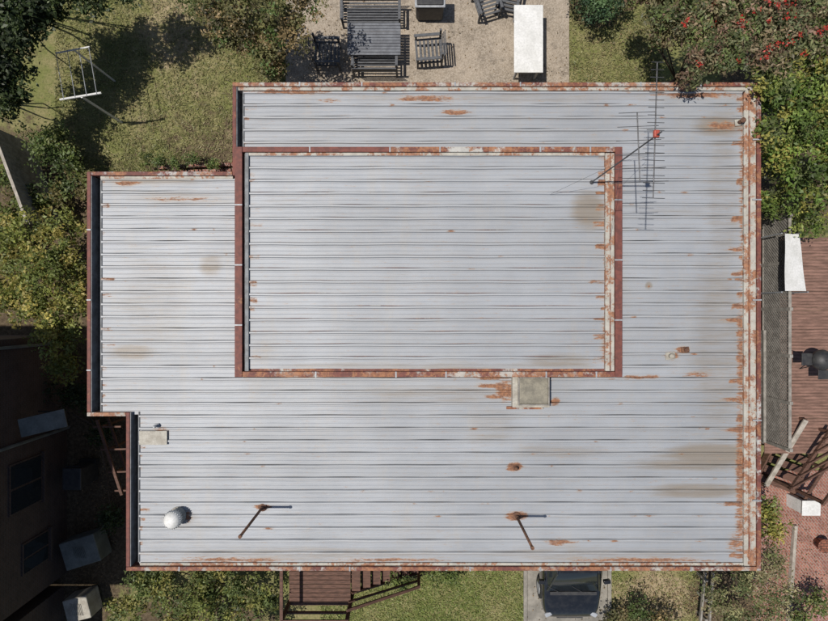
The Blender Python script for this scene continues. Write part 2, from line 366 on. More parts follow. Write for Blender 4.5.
def grass_field():
    areas=[(55,0,290,185,36000),(565,0,660,90,8000),(320,565,530,640,18000),(606,565,700,640,5000)]
    C=[];K=[]
    for (a,b_,c,d,n) in areas:
        p0=W(a,b_);p1=W(c,d)
        x=rng.uniform(p0[0],p1[0],n); y=rng.uniform(p1[1],p0[1],n)
        pat=np.sin(x*1.9+np.sin(y*2.3)*1.5)*np.cos(y*1.7+1)+.6*np.sin(x*4.7+y*3.1+np.sin(x*2.9))
        dry=blobs_val(x,y,DRY)+.2*pat
        keep=(rng.random(n)>dry*.85)&~((x>W(286,0)[0])&(x<W(569,0)[0])&(y>6))&~((x>W(525,0)[0])&(x<W(609,0)[0])&(y<-5))
        x,y,dry=x[keep],y[keep],dry[keep]
        C.append(np.stack([x,y,rng.uniform(.01,.05,len(x))],1))
        g=np.array([.19,.24,.065]) if b_>400 else np.array([.185,.20,.072])
        br=np.array([.39,.33,.18]); t=np.clip(dry*.9+rng.normal(size=len(x))*.25,0,1)[:,None]
        K.append((g*(1-t)+br*t)*rng.uniform(.55,1.3,size=(len(x),1)))
    C=np.concatenate(C);K=np.concatenate(K)
    leaves_mesh('grass',C,rng.uniform(.05,.13,len(C)),K,'grass',None,.2,.9)
grass_field()
def litter():
    C=[];K=[]
    for (px,py,rx,ry,n) in [(290,40,70,60,520),(60,230,60,120,1800),(150,60,90,80,400),(660,600,60,30,700),(640,40,60,50,500),(740,600,60,30,900),(110,470,30,120,900),(400,30,110,50,260),(800,560,40,60,300),(565,600,50,30,90),(540,70,60,20,80)]:
        p=rng.normal(size=(n,2))*.5; k=H/F
        c=W(px,py); C.append(np.stack([c[0]+p[:,0]*rx*k,c[1]+p[:,1]*ry*k,np.full(n,.065)+rng.uniform(0,.015,n)],1))
        K.append(np.array([.22,.15,.08])*rng.uniform(.4,1.5,size=(n,1)))
    C=np.concatenate(C); leaves_mesh('leaf_litter',C,rng.uniform(.03,.07,len(C)),np.concatenate(K),'leaf',None,.5,2.5)
litter()

# ---------------------------------------------------------------- the house
ZR=4.0
def RX(px,z=ZR): return (px-414)*(H-z)/F
def RY(py,z=ZR): return (310.5-py)*(H-z)/F
house=empty('house',(0,0,0))
ins=.5
wp=[(RX(233)+ins,RY(83)-ins),(RX(760)-ins,RY(83)-ins),(RX(760)-ins,RY(570)+ins),(6.7,RY(570)+ins),(6.7,-4.6),(3.1,-4.6),(3.1,RY(570)+ins),(RX(127)+ins,RY(570)+ins),(RX(127)+ins,RY(416)+ins),(RX(88)+ins,RY(416)+ins),(RX(88)+ins,RY(172)-ins),(RX(233)+ins,RY(172)-ins)]
wp=wp[::-1]
v_,f_=prism(wp,0,3.6); mesh_obj('walls',v_,f_,'creambrick',house)
wb=B();gb=B()
for x in(-5.5,-2.5,.8):
    y=RY(570)+ins; wb.rect(x-.8,x+.8,y-.06,y+.02,1.2,2.6); gb.rect(x-.7,x+.7,y-.075,y-.05,1.3,2.5)
for x in(-2,2,6):
    y=RY(83)-ins; wb.rect(x-.8,x+.8,y-.02,y+.06,1.0,2.4); gb.rect(x-.7,x+.7,y+.05,y+.075,1.1,2.3)
for y in(-3.5,1.,3.5):
    x=RX(760)-ins; wb.rect(x-.02,x+.06,y-.7,y+.7,1.0,2.4); gb.rect(x+.05,x+.075,y-.6,y+.6,1.1,2.3)
y=RY(83)-ins; wb.rect(-.6,.5,y-.02,y+.05,.05,2.2)
wb.obj('window_and_door_frames','white',house); gb.obj('windows','glass',house)
outl=[(233,83),(760,83),(760,570),(127,570),(127,416),(88,416),(88,172),(233,172)]
op=[(RX(a)+(.03 if a<400 else -.03),RY(b_)+(-.03 if b_<174 else .03)) for a,b_ in outl][::-1]
v_,f_=prism(op,3.6,3.72); mesh_obj('soffit',v_,f_,'gutter',house)

def ribbed(name,rows,zs,rust_bl,stain_bl,n_rust,seed,parent):
    r=np.random.default_rng(seed)
    V=[];Fc=[];A_d=[];A_p=[];A_c=[]
    hr=.034
    for (y0,y1,x0,x1) in rows:
        p=y1-y0
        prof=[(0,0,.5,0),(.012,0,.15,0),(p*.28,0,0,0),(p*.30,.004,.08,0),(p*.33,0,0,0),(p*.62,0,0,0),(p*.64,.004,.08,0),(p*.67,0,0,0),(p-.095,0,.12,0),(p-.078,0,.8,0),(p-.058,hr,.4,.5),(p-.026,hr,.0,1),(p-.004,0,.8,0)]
        nx=max(2,int((x1-x0)/.06)); xx=np.linspace(x0,x1,nx)
        ph=r.uniform(0,6); pan=r.random()**1.5
        o=len(V)
        for (dy,dz,dd,cc) in prof:
            wob=.0025*np.sin(xx*1.7+ph)+.002*np.sin(xx*4.3+ph*2)
            for i in range(nx):
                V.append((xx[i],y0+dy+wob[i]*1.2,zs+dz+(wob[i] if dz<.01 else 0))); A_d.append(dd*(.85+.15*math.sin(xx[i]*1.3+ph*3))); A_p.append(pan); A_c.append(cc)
        m=len(prof)
        for a in range(m-1):
            for i in range(nx-1):
                q=o+a*nx+i; Fc.append((q,q+1,q+nx+1,q+nx))
    V=np.array(V); ob=mesh_obj(name,V,Fc,'roof',parent)
    X,Y=V[:,0],V[:,1]
    rust=blobs_val(X,Y,rust_bl)
    for (y0,y1,x0,x1) in rows:
        for xe,s in((x0,.7),(x1,1.1)):
            if r.random()<.7:
                c0=y1-r.uniform(0,.2); sel=(abs(Y-c0)<r.uniform(.03,.08))&(Y<=y1)&(Y>=y0)&(abs(X-xe)<r.uniform(.05,.35)); rust[sel]=np.maximum(rust[sel],s*r.uniform(.5,1.15))
    for _ in range(n_rust):
        y0,y1,x0,x1=rows[r.integers(len(rows))]
        cx=x0+(x1-x0)*(r.uniform(0,1)**.6); cy=y1-.045; rx=r.uniform(.03,.13); ry=.03
        d=((X-cx)/rx)**2+((Y-cy)/ry)**2; s=r.uniform(.4,1.1)
        rust=np.maximum(rust,s*np.clip(1.4-d**.5,0,1))
    setattr_f(ob,'rust',rust); setattr_f(ob,'stain',blobs_val(X,Y,stain_bl)); setattr_f(ob,'rib_shade_grime',A_d); setattr_f(ob,'pan',A_p); setattr_f(ob,'crest',A_c)
    return ob
pitch=.305
ytop=RY(90); ybot=RY(565)
nr=int(round((ytop-ybot)/pitch)); pitch=(ytop-ybot)/nr
rows=[]
for i in range(nr):
    y0=ybot+i*pitch; y1=y0+pitch; cy=(y0+y1)/2
    if cy<RY(416): x0=RX(138)
    elif cy<RY(176): x0=RX(100)
    else: x0=RX(243)
    rows.append((y0,y1,x0,RX(744)))
def rb(px,py,rx,ry,s,z=ZR): return pxb(px,py,rx,ry,s,z)
RB=[rb(506,391,10,10,1.1),rb(495,386,16,2,1.4),rb(495,397,14,2,1.4),rb(556,402,5,4,1.2),rb(490,377,18,3,1.1),rb(515,468,7,4,1.7),rb(684,350,6,3,1.6),rb(673,356,6,4,1.3),rb(723,125,18,5,1.0),
    rb(745,180,4,100,.8),rb(743,360,5,60,.85),rb(742,480,5,80,.95),rb(738,545,10,10,.8),rb(160,433,8,5,.9),rb(600,372,12,2,1.2),rb(456,111,14,3,1.3),rb(700,375,16,2,1.1),rb(125,183,14,2.5,1.2),rb(560,543,14,3,1.0),
    rb(517,517,10,4,1.5),rb(262,508,9,3,1.1),rb(300,376,25,2,1.),rb(700,94,45,2,1.),rb(430,97,30,3,1.),rb(290,91,40,2,1.1),rb(180,198,30,2,.8),rb(187,517,3,6,1.2),rb(330,100,12,2,1.),rb(650,285,2,2,1.2),rb(230,562,60,2,1.),rb(640,562,70,2,1.1),rb(640,377,20,2,1.1),rb(410,97,14,3,1.),rb(390,562,60,2,.9),rb(740,430,14,2,1.2),rb(738,250,14,2,1.2),rb(736,320,12,2,1.2),rb(735,400,14,2,1.1),rb(734,505,14,2,1.1)]
SB=[rb(720,125,26,10,.8),rb(715,455,48,10,1.),rb(690,465,60,6,.7),rb(700,492,50,8,.75),rb(210,266,12,12,.6),rb(130,352,25,8,.65),rb(590,208,20,14,.3),rb(490,425,30,25,.35),rb(180,520,20,10,.5),rb(560,452,60,8,.4),rb(440,395,90,10,.4),rb(150,300,40,60,.35),rb(720,350,30,120,.45),rb(690,210,60,8,.3),rb(150,180,60,6,.55),rb(180,198,60,8,.45),rb(725,200,20,100,.4),rb(300,555,160,8,.42),rb(600,555,140,8,.42),rb(650,285,4,4,.9),rb(500,97,230,5,.4)]
ribbed('lower_roof_sheeting',rows,3.93,RB,SB,130,3,house)
ZU=4.36
UX=lambda p:RX(p,ZU); UY=lambda p:RY(p,ZU)
yt=UY(153);yb=UY(369); nu=int(round((yt-yb)/.295)); pu=(yt-yb)/nu
urows=[(yb+i*pu,yb+(i+1)*pu,UX(248),UX(605)) for i in range(nu)]
RBU=[pxb(609,240,4,60,.8,ZU),pxb(607,340,5,30,.8,ZU),pxb(450,150,60,3,.6,ZU)]
SBU=[pxb(590,210,18,20,.8,ZU),pxb(420,250,30,110,.2,ZU),pxb(560,362,40,8,.6,ZU),pxb(300,200,50,8,.25,ZU),pxb(262,350,14,14,.3,ZU),pxb(420,366,170,5,.45,ZU)]
ribbed('upper_roof_sheeting',urows,4.30,RBU,SBU,6,9,house)
ux0,ux1,uy0,uy1=UX(235),UX(622),UY(377),UY(147)
B().rect(ux0+.02,ux1-.02,uy0+.02,uy1-.02,3.97,4.27).obj('upper_roof_upstand','cap_redpale',house)
zc0,zc1=4.12,4.39
t=.005
B().rect(ux0,UX(242.5),uy0,uy1,zc0,zc1).obj('upper_fascia_west','cap_red',house,.01)
B().rect(UX(615),ux1,uy0,uy1,zc0,zc1).obj('upper_fascia_east','cap_red',house,.01)
B().rect(UX(242.5)+t,UX(390),uy1-.125,uy1,zc0,zc1).obj('upper_fascia_north_a','cap_red',house,.01)
B().rect(UX(390)+t,UX(615)-t,uy1-.125,uy1,zc0,zc1).obj('upper_fascia_north_b','cap_mixed',house,.01)
B().rect(UX(242.5)+t,UX(615)-t,uy0,uy0+.13,zc0,zc1).obj('upper_fascia_south','cap_rust',house,.01)
B().rect(UX(243)+.01,UX(245),uy0+.14,uy1-.14,4.275,4.30).obj('upper_gutter','gutter',house)
B().rect(UX(245)+.002,UX(248.5),uy0+.14,uy1-.14,4.275,4.36).obj('upper_lining_west','lining',house)
B().rect(UX(605)+.01,UX(614.5),uy0+.14,uy1-.14,4.275,4.365).obj('upper_flashing_east','cap_pale',house,.015)
B().rect(UX(609.5),UX(610.5),uy0+.15,uy1-.15,4.366,4.385).obj('upper_flashing_rib','cap_rust',house)
B().rect(UX(245),UX(605),uy1-.20,uy1-.13,4.275,4.35).obj('upper_flashing_north','cap_pale',house,.01)

zf0,zf1=3.60,4.05
x88,x127,x233,x760=RX(88),RX(127),RX(233),RX(760)
y83,y172,y416,y570=RY(83),RY(172),RY(416),RY(570)
w=.095
def fas(name,x0,x1,y0,y1,mat,z0=zf0,z1=zf1): return B().rect(x0,x1,y0,y1,z0,z1).obj(name,mat,house,.012)
fas('fascia_north',x233,x760,y83-w,y83,'cap_rust')
fas('fascia_east',x760-w,x760,y570,y83-w-t,'cap_redpale')
fas('fascia_south',x127,x760-w-t,y570,y570+w,'cap_rust')
fas('fascia_west_south',x127,x127+w,y570+w+t,y416+w,'cap_red')
fas('fascia_step_south',x88,x127-t,y416,y416+w,'cap_rust')
fas('fascia_west',x88,x88+w,y416+w+t,y172,'cap_red')
fas('fascia_step_north',x88+w+t,x233-t,y172-w,y172,'cap_redpale')
fas('fascia_west_north',x233,x233+w,y172-w,y83-w-t,'cap_red')
ln=B()
ln.rect(x88+w+.003,x88+w+.018,y416+w+.01,y172-w-.01,3.73,4.035)
ln.rect(x127+w+.003,x127+w+.018,y570+w+.01,y416+w,3.73,4.035)
ln.rect(x233+w+.003,x233+w+.018,y172-w,y83-w-.01,3.73,4.035)
ln.obj('gutter_linings','lining',house)
pl=B()
pl.rect(x233+w+.02,RX(744),y83-w-.085,y83-w-t,3.8,4.0)
pl.rect(x127+w+.21,RX(744),y570+w+t,y570+w+.07,3.8,3.985)
pl.rect(x88+w+.2,x233-t,y172-w-.07,y172-w-t,3.8,3.99)
pl.obj('edge_flashing','cap_pale',house,.008)
B().rect(RX(744),x760-w-t,y570+w+t,y83-w-t,3.8,4.01).obj('barge_flashing_east','cap_pale',house,.015)
B().rect(RX(748),RX(749.5),y570+w+.05,y83-w-.05,4.011,4.03).obj('barge_flashing_rib','cap_rust',house)
gt=B()
gt.rect(x88+w+t,RX(100)+.1,y416+w+t,y172-w-t,3.725,3.76)
gt.rect(x127+w+t,RX(138)+.1,y570+w+t,y416+w,3.725,3.76)
gt.rect(x233+w+t,RX(243)+.1,y172-w,y83-w-.09,3.725,3.76)
gt.obj('box_gutters','gutter',house)
gl=B()
gl.rect(RX(99.3),RX(100.5),y416+w+t,y172-w-.075,3.77,3.955)
gl.rect(RX(137.3),RX(138.5),y570+w+.075,y416+w+.0,3.77,3.955)
gl.rect(RX(242),RX(243.3),y172-w,y83-w-.09,3.77,3.955)
gl.obj('gutter_lips','lining',house)
js=B()
for px in (300,362,455,520,640,700): js.box((RX(px),y83-w/2,zf1),(.035,w+.012,.012))
for px in (180,300,350,470,540,610,690): js.box((RX(px),y570+w/2,zf1),(.035,w+.012,.012))
for py in (230,300,370): js.box((x88+w/2,RY(py),zf1),(w+.012,.035,.012))
for py in (140,200,300,420,500): js.box((x760-w/2-.05,RY(py),zf1-.005),(w+.12,.035,.02))
for px in (310,390,440,540,590): js.box((UX(px),uy1-.06,zc1),(.035,.14,.012)); js.box((UX(px+6),uy0+.06,zc1),(.035,.142,.012))
for py in (200,260,320): js.box((ux1-.09,UY(py),zc1),(.18,.035,.012)); js.box((ux0+.09,UY(py+5),zc1),(.18,.035,.012))
js.obj('flashing_joint_straps','galv',house,.003)

hx,hy=RX(531.5,4.2),RY(392,4.2)
rh=empty('roof_hatch',(hx,hy,3.97))
B().box((hx,hy,4.07),(.90,.76,.2)).obj('kerb','offwhite',rh,.015)
B().box((hx+.05,hy+.02,4.20),(.70,.62,.06)).obj('lid','tan',rh,.02)
fr=B()
for sx in(-1,1): fr.box((hx+.05+sx*.36,hy+.02,4.21),(.03,.68,.08))
for sy in(-1,1): fr.box((hx+.05,hy+.02+sy*.325,4.21),(.68,.03,.075))
fr.obj('frame','grey_wood',rh,.006)
B().box((hx-.12,hy-.42,3.985),(.9,.07,.03)).obj('apron_flashing','cap_rust',rh,.006)
vx,vy=RX(177),RY(516)
tv=empty('roof_turbine_vent',(vx,vy,3.95))
B().lathe((vx,vy,3.95),[(.21,0),(.20,.03),(.15,.05),(.13,.18)],24).obj('collar','offwhite',tv,smooth=True)
B().lathe((vx,vy,4.11),[(.13,0),(.18,.03),(.205,.10),(.20,.18),(.16,.25),(.08,.285),(.02,.295)],28).obj('head','white',tv,smooth=True)
fi=B()
for i in range(24):
    a=2*math.pi*i/24; c_,s_=math.cos(a),math.sin(a)
    fi.box((vx+.208*c_,vy+.208*s_,4.23),(.022,.007,.16),a+.5)
fi.obj('vanes','white',tv)
def mast(px,py,h):
    x,y=RX(px),RY(py); e=empty('roof_vent_pipe',(x,y,3.95))
    B().tube((x,y,3.93),(x,y,3.95+h),.032,.03,12).obj('pipe','rust',e,smooth=True)
    B().lathe((x,y,3.93),[(.11,.0),(.10,.03),(.05,.06),(.042,.14)],16).obj('flashing_boot','rust',e)
    B().tube((x,y,3.95+h),(x,y,4.0+h),.04,.04,12).obj('cap','rust',e)
    B().beam((x-.02,y,3.95+h*.12),(x+.22,y+.01,3.95),.02,.02).obj('stay','rust',e)
mast(262,508,1.72); mast(517,517,1.78)
def stub(name,px,py,r,h,mat='rust',mat2='rust'):
    x,y=RX(px),RY(py); e=empty(name,(x,y,3.95))
    B().tube((x,y,3.93),(x,y,3.95+h),r,r,12).obj('pipe',mat,e,smooth=True)
    B().box((x,y,3.962),(r*4.2,r*3.2,.03),.1).obj('flashing',mat2,e,.008)
    B().lathe((x,y,3.95+h),[(r*1.3,0),(r*1.3,.02),(r*.6,.05)],14).obj('cap',mat,e)
stub('pipe_stub',516,468,.035,.10); stub('pipe_stub',671,356,.055,.12,'offwhite','offwhite'); stub('pipe_stub',686,350,.045,.09)
stub('pipe_stub',740,122,.05,.18,'rust','offwhite'); stub('pipe_stub',156,426,.03,.12,'galv','galv')
x,y=RX(153),RY(438)
B().box((x,y,3.985),(.68,.34,.025)).obj('roof_patch_sheet','offwhite',bevel=.006)

ax,ay=RX(592,4.35),RY(182,4.35)
an=empty('tv_antenna',(ax,ay,4.35))
zt=8.05
B().tube((ax,ay,4.33),(ax,ay,zt),.017,.014,10).tube((ax,ay,4.33),(ax,ay,4.36),.05,.04,12).obj('mast','alu',an)
e1=B()
def yagi(bm,c,dirv,L,nel,l0,l1,r=.007):
    d=Vector(dirv).normalized(); s=Vector((-d.y,d.x,0)); c=Vector(c)
    bm.tube(c-d*L*.5,c+d*L*.5,.012,.012,8)
    for i in range(nel):
        p=c+d*L*(i/(nel-1)-.5)+Vector((0,0,.014)); l=l0+(l1-l0)*i/(nel-1)
        bm.tube(p-s*l/2,p+s*l/2,r,r,6)
yagi(e1,(ax+.02,ay+.12,7.75),(.03,1,0),2.4,19,.40,.22,.006)
yagi(e1,(ax-.05,ay-.02,7.2),(-.04,1,0),1.3,6,1.05,.7,.006)
e1.obj('yagi_elements','alu',an)
B().box((ax,ay+.03,7.84),(.10,.13,.08)).obj('amplifier','red_plastic',an,.02)
gw=B()
for (dx,dy) in((1.3,.6),(-1.0,-.3),(.4,-1.5)): gw.tube((ax,ay,6.2),(ax+dx,ay+dy,4.36),.003,.003,5)
gw.obj('guy_wires','alu',an)

# ---------------------------------------------------------------- garden furniture
def seat(name,px,py,wd,dp,rot,arms=True,nsl=7):
    x,y,_=W(px,py,.45); e=empty(name,(x,y,.04)); R=Matrix.Rotation(rot,3,'Z')
    def T(a,b_,c):
        q=R@Vector((a,b_,0)); return (x+q.x,y+q.y,c)
    s=B()
    for i in range(nsl):
        yy=-dp/2+.04+(dp-.1)*i/(nsl-1); s.box(T(0,yy,.43),(wd-.08,(dp-.1)/nsl*.62,.025),rot)
    for i in range(4): s.box(T(0,dp/2-.02+.03*i,.55+.11*i),(wd-.08,.022,.075),rot)
    s.obj('slats','slate_wood',e,.004)
    l=B()
    for sx in(-1,1):
        for yy,hh in((-dp/2+.05,.62),(dp/2-.05,.9)): l.box(T(sx*(wd/2-.04),yy,.04+hh/2),(.06,.06,hh),rot)
        l.box(T(sx*(wd/2-.04),0,.39),(.045,dp-.16,.06),rot)
        if arms: l.box(T(sx*(wd/2-.04),-.02,.68),(.085,dp-.02,.035),rot)
    l.obj('frame','slate_wood',e,.006)
seat('garden_bench',371,12,1.85,.68,0,True,8)
seat('garden_bench',375,64,1.42,.55,math.pi,True,6)
seat('garden_armchair',327,53,.80,.82,math.pi/2,True,7)
seat('garden_armchair',429,50,.80,.85,-math.pi/2+.08,True,7)
seat('garden_armchair',487,2,.75,.8,.3,True,7); seat('garden_armchair',508,-1,.7,.7,-.2,True,6)
def table(name,px,py,wd,dp,mat,mleg,rot=0,h=.74,nb=0,zt=.05):
    x,y,_=W(px,py,h); e=empty(name,(x,y,.04)); t_=B()
    if nb:
        for i in range(nb): t_.box((x,y-dp/2+dp*(i+.5)/nb,h),(wd,dp/nb-.008,.03),0)
    else: t_.box((x,y,h),(wd,dp,zt),rot)
    t_.obj('top',mat,e,.012)
    l=B()
    for sx in(-1,1):
        for sy in(-1,1): l.box((x+sx*(wd/2-.12),y+sy*(dp/2-.12),h/2),(.06,.06,h-.06))
        l.box((x+sx*(wd/2-.12),y,h-.08),(.04,dp-.3,.07))
    l.obj('legs',mleg,e,.005)
table('garden_table',374,39,1.62,.98,'table_grey','slate_wood',0,.74,11)
table('white_trestle_table',528.5,39,.88,2.05,'white','galv',0,.76,0,.05)
x,y,_=W(430,0,.8); e=empty('covered_barbecue',(x,y,.04))
B().box((x,y,.5),(.85,.55,.85)).obj('cover','dark_metal',e,.09)
B().box((x,y,.93),(.92,.6,.04)).obj('rim','galv',e,.02)
B().box((x,y,.97),(.8,.48,.05)).obj('lid','dark_metal',e,.03)

x,y,_=W(82,97,2.1); x2,y2,_=W(74,50,2.1)
e=empty('clothesline',(x,y,0))
fb=B().tube((x,y,-.1),(x,y,2.12),.035,.035,10).tube((x2,y2,-.1),(x2,y2,2.12),.03,.03,10)
fb.tube((x-.6,y-.08,2.12),(x+.55,y+.11,2.12),.03,.03,8).tube((x2-.5,y2-.1,2.12),(x2+.45,y2+.08,2.12),.022,.022,8)
fb.obj('frame','white',e)
wl=B()
for k in(-.48,-.16,.16,.44): wl.tube((x+k,y+k*.15,2.15),(x2+k,y2+k*.15,2.15),.010,.010,5)
wl.obj('lines','galv',e)
a=W(160,163,.2);c=W(234,160,.2)
eb=B()
for i in range(11):
    q=i/10; eb.box((a[0]+(c[0]-a[0])*q,a[1]+(c[1]-a[1])*q-.12,.1),(.2,.11,.16),rng.normal()*.04)
    eb.box((a[0]+(c[0]-a[0])*q,a[1]+(c[1]-a[1])*q-.28,.06),(.2,.11,.1),rng.normal()*.06)
eb.obj('garden_edging','paver',bevel=.01)
fa=Vector(W(-8,128,1.7)); fb_=Vector(W(27,222,1.7))
e=empty('paling_fence',(fa.x,fa.y,0)); p=B(); nn=24
for i in range(nn):
    q=fa.lerp(fb_,i/(nn-1)); d=(fb_-fa); p.box((q.x,q.y,.82),(.11,.018,1.6+rng.uniform(-.02,.02)),math.atan2(d.y,d.x))
p.obj('palings','grey_wood',e); B().beam(fa,fb_,.09,.04).obj('cap_rail','pale_wood',e,.005)

# ---------------------------------------------------------------- timber landing + stairs (south)
x0,y0,_=W(288,572,1.5); x1,y1,_=W(350,606,1.5)
e=empty('timber_landing_stairs',(x0,y1,0)); s=B(); top=RY(570)+.5
for q in np.arange(y1,top,.125): s.box(((x0+x1)/2,q,1.35),(x1-x0,.112,.03))
s.obj('decking','brown_wood',e,.003)
s=B()
for xx in(x0,x1):
    for q in(y1,top-.1): s.box((xx,q,1.15),(.1,.1,2.3))
s.beam((x0,y1,2.3),(x1+.05,y1,2.3),.09,.05); s.beam((x0,y1,1.85),(x1,y1,1.85),.05,.09); s.beam((x0,y1,2.3),(x0,top,2.3),.09,.05); s.beam((x0,y1-.0,1.28),(x1,y1,1.28),.05,.18)
x2=x1+2.0
ya,yb2=y1+.30,y1+1.2
s.beam((x1,ya,1.3),(x2,ya,.05),.05,.22); s.beam((x1,yb2,1.3),(x2,yb2,.05),.05,.22)
s.beam((x1,ya,2.3),(x2,ya+.0,1.0),.08,.05); s.box((x2,ya,.5),(.09,.09,1.0)); s.beam((x1,ya,1.85),(x2,ya,.6),.04,.08)
s.obj('frame_and_rails','brown_wood',e,.005)
s=B()
for i in range(7):
    q=(i+.5)/7; s.box((x1+(x2-x1)*q,(ya+yb2)/2,1.3-1.25*q+.06),(.27,.86,.035))
s.obj('treads','brown_wood',e,.004)

# ---------------------------------------------------------------- car
def car(px,py):
    cx=W(px,0,.7)[0]; yf=W(0,py,.5)[1]; L=4.4
    e=empty('parked_car',(cx,yf+L/2,.04)); z0=.04
    st=[(0,.62,.30,.50,.52),(.06,.74,.24,.60,.63),(.25,.84,.20,.70,.745),(.6,.885,.18,.76,.83),(1.05,.90,.18,.86,.92),(1.6,.91,.18,.91,.95),(2.6,.91,.18,.92,.96),(3.5,.90,.18,.93,.98),(4.1,.86,.22,.90,.97),(4.33,.80,.28,.86,.93),(4.4,.70,.34,.70,.75)]
    V=[];Fc=[]
    for (s,wd,zb,zs,zt_) in st:
        pr=[(-wd*.9,zb),(-wd,zb+.12),(-wd*1.005,(zb+zs)/2+.05),(-wd*.975,zs-.03),(-wd*.90,zs+.02),(-wd*.5,zt_),(0,zt_+.02),(wd*.5,zt_),(wd*.90,zs+.02),(wd*.975,zs-.03),(wd*1.005,(zb+zs)/2+.05),(wd,zb+.12),(wd*.9,zb)]
        V+=[(cx+a,yf+s,z0+b_) for a,b_ in pr]
    m=13
    for i in range(len(st)-1):
        for j in range(m-1): q=i*m+j; Fc.append((q,q+m,q+m+1,q+1))
        Fc.append((i*m,i*m+m-1,(i+1)*m+m-1,(i+1)*m))
    Fc.append(tuple(range(m))); Fc.append(tuple(range((len(st)-1)*m,len(st)*m))[::-1])
    o=mesh_obj('body',V,Fc,'car',e,True); sm=o.modifiers.new('s','SUBSURF'); sm.levels=sm.render_levels=2
    gh=[(1.0,.76,.885,.90),(1.72,.60,.92,1.37),(2.1,.60,.93,1.43),(3.0,.59,.93,1.42),(3.3,.57,.94,1.36),(3.98,.70,.94,.96)]
    V=[];Fc=[]
    for (s,wt,zb,zt_) in gh:
        V+=[(cx+a,yf+s,z0+b_) for a,b_ in [(-.80,zb-.02),(-wt-.03,zt_-.06),(-wt+.05,zt_),(0,zt_+.02),(wt-.05,zt_),(wt+.03,zt_-.06),(.80,zb-.02)]]
    m=7
    for i in range(len(gh)-1):
        for j in range(m-1): q=i*m+j; Fc.append((q,q+m,q+m+1,q+1))
    Fc.append(tuple(range(m))); Fc.append(tuple(range((len(gh)-1)*m,len(gh)*m))[::-1])
    mesh_obj('glasshouse',V,Fc,'glass',e,True)
    b_=B(); b_.box((cx,yf+2.53,z0+1.447),(1.12,1.5,.035)); b_.obj('roof_panel','car',e,.017)
    b_=B()
    for sx in(-1,1):
        b_.beam((cx+sx*.775,yf+1.0,z0+.90),(cx+sx*.60,yf+1.76,z0+1.40),.06,.05)
        b_.beam((cx+sx*.60,yf+1.76,z0+1.41),(cx+sx*.59,yf+3.25,z0+1.40),.06,.05)
        b_.beam((cx+sx*.59,yf+3.25,z0+1.39),(cx+sx*.72,yf+4.0,z0+.95),.08,.05)
        b_.box((cx+sx*.98,yf+1.32,z0+.98),(.2,.11,.14),sx*.15)
    b_.obj('pillars_and_mirrors','car',e,.02)
    b_=B()
    for sx in(-1,1): b_.beam((cx+sx*.35-.1,yf+.98,z0+.935),(cx+sx*.35-.44,yf+1.22,z0+1.07),.02,.015)
    b_.beam((cx-.7,yf+.93,z0+.915),(cx+.7,yf+.93,z0+.915),.10,.02)
    b_.obj('wipers_and_cowl','dark_metal',e)
    b_=B()
    for sx in(-1,1): b_.box((cx+sx*.68,yf+.17,z0+.65),(.24,.15,.08),-sx*.45,(0.35,0))
    b_.obj('headlights','lens',e,.03)
    b_=B(); b_.box((cx,yf+.0,z0+.47),(.8,.05,.13)); b_.obj('grille','dark_metal',e,.01)
    B().box((cx,yf-.03,z0+.36),(.37,.015,.12)).obj('number_plate','white',e)
    b_=B();h_=B()
    for sx in(-1,1):
        for s in(.82,3.5):
            b_.tube((cx+sx*.72,yf+s,z0+.32),(cx+sx*.915,yf+s,z0+.32),.32,.32,24); h_.tube((cx+sx*.90,yf+s,z0+.32),(cx+sx*.925,yf+s,z0+.32),.2,.19,16)
    b_.obj('tyres','rubber',e,.02); h_.obj('wheel_rims','galv',e)
car(571,616)

# ---------------------------------------------------------------- right hand side
zd=1.0
lx=W(763,0,zd)[0]; yA=W(0,236,zd)[1]; yB=W(0,452,zd)[1]
e=empty('timber_deck',(lx+1,0,0)); s=B()
q=yB
while q<yA: s.box((lx+2.3,q,zd-.015+rng.normal()*.0015),(4.5,.088,.03)); q+=.095
s.obj('boards','deck',e,.003)
s=B()
for xx in(lx+.2,lx+2.2,lx+4.3):
    s.box((xx,(yA+yB)/2,zd-.12),(.05,yA-yB,.15))
    for q in(yA-.2,(yA+yB)/2,yB+.2): s.box((xx,q,.4),(.1,.1,.85))
s.obj('substructure','brown_wood',e)
e=empty('lattice_screen',(lx,0,0)); s=B()
yL0,yL1=W(0,440,zd)[1],W(0,222,zd)[1]; zl0,zl1=zd+.02,zd+1.15
L=yL1-yL0; stp=.10; hh=zl1-zl0
i=-hh
while i<L:
    for sg in(1,-1):
        c0,c1=max(i,0),min(i+hh,L)
        if c1-c0>.05:
            za=zl0+(c0-i); zb_=zl0+(c1-i)
            if sg<0: za,zb_=zl1-(c0-i),zl1-(c1-i)
            s.beam((lx+.008*sg,yL0+c0,za),(lx+.008*sg,yL0+c1,zb_),.010,.036)
    i+=stp
s.obj('lattice','grey_wood',e)
s=B(); s.beam((lx,yL0,zl1+.02),(lx,yL1,zl1+.02),.08,.05); s.beam((lx,yL0,zl0),(lx,yL1,zl0),.06,.05)
for i in range(6): s.box((lx,yL0+L*i/5,zl1/2+.05),(.09,.09,zl1+.1))
s.obj('posts_and_rails','grey_wood',e,.006)
e=empty('side_gate_fence',(lx-.4,0,0)); s=B()
gx=W(758,0,1.2)[0]; g0,g1=W(0,440,1.2)[1],W(0,330,1.2)[1]
q=g0
while q<g1: s.box((gx,q,.75),(.02,.09,1.4)); q+=.1
s.beam((gx,g0,1.5),(gx,g1,1.5),.07,.04)
s.obj('palings','grey_wood',e)
a=W(783,234,2.3);c=W(807,291,2.3)
e=empty('awning',(a[0],a[1],0)); V=[];Fc=[]
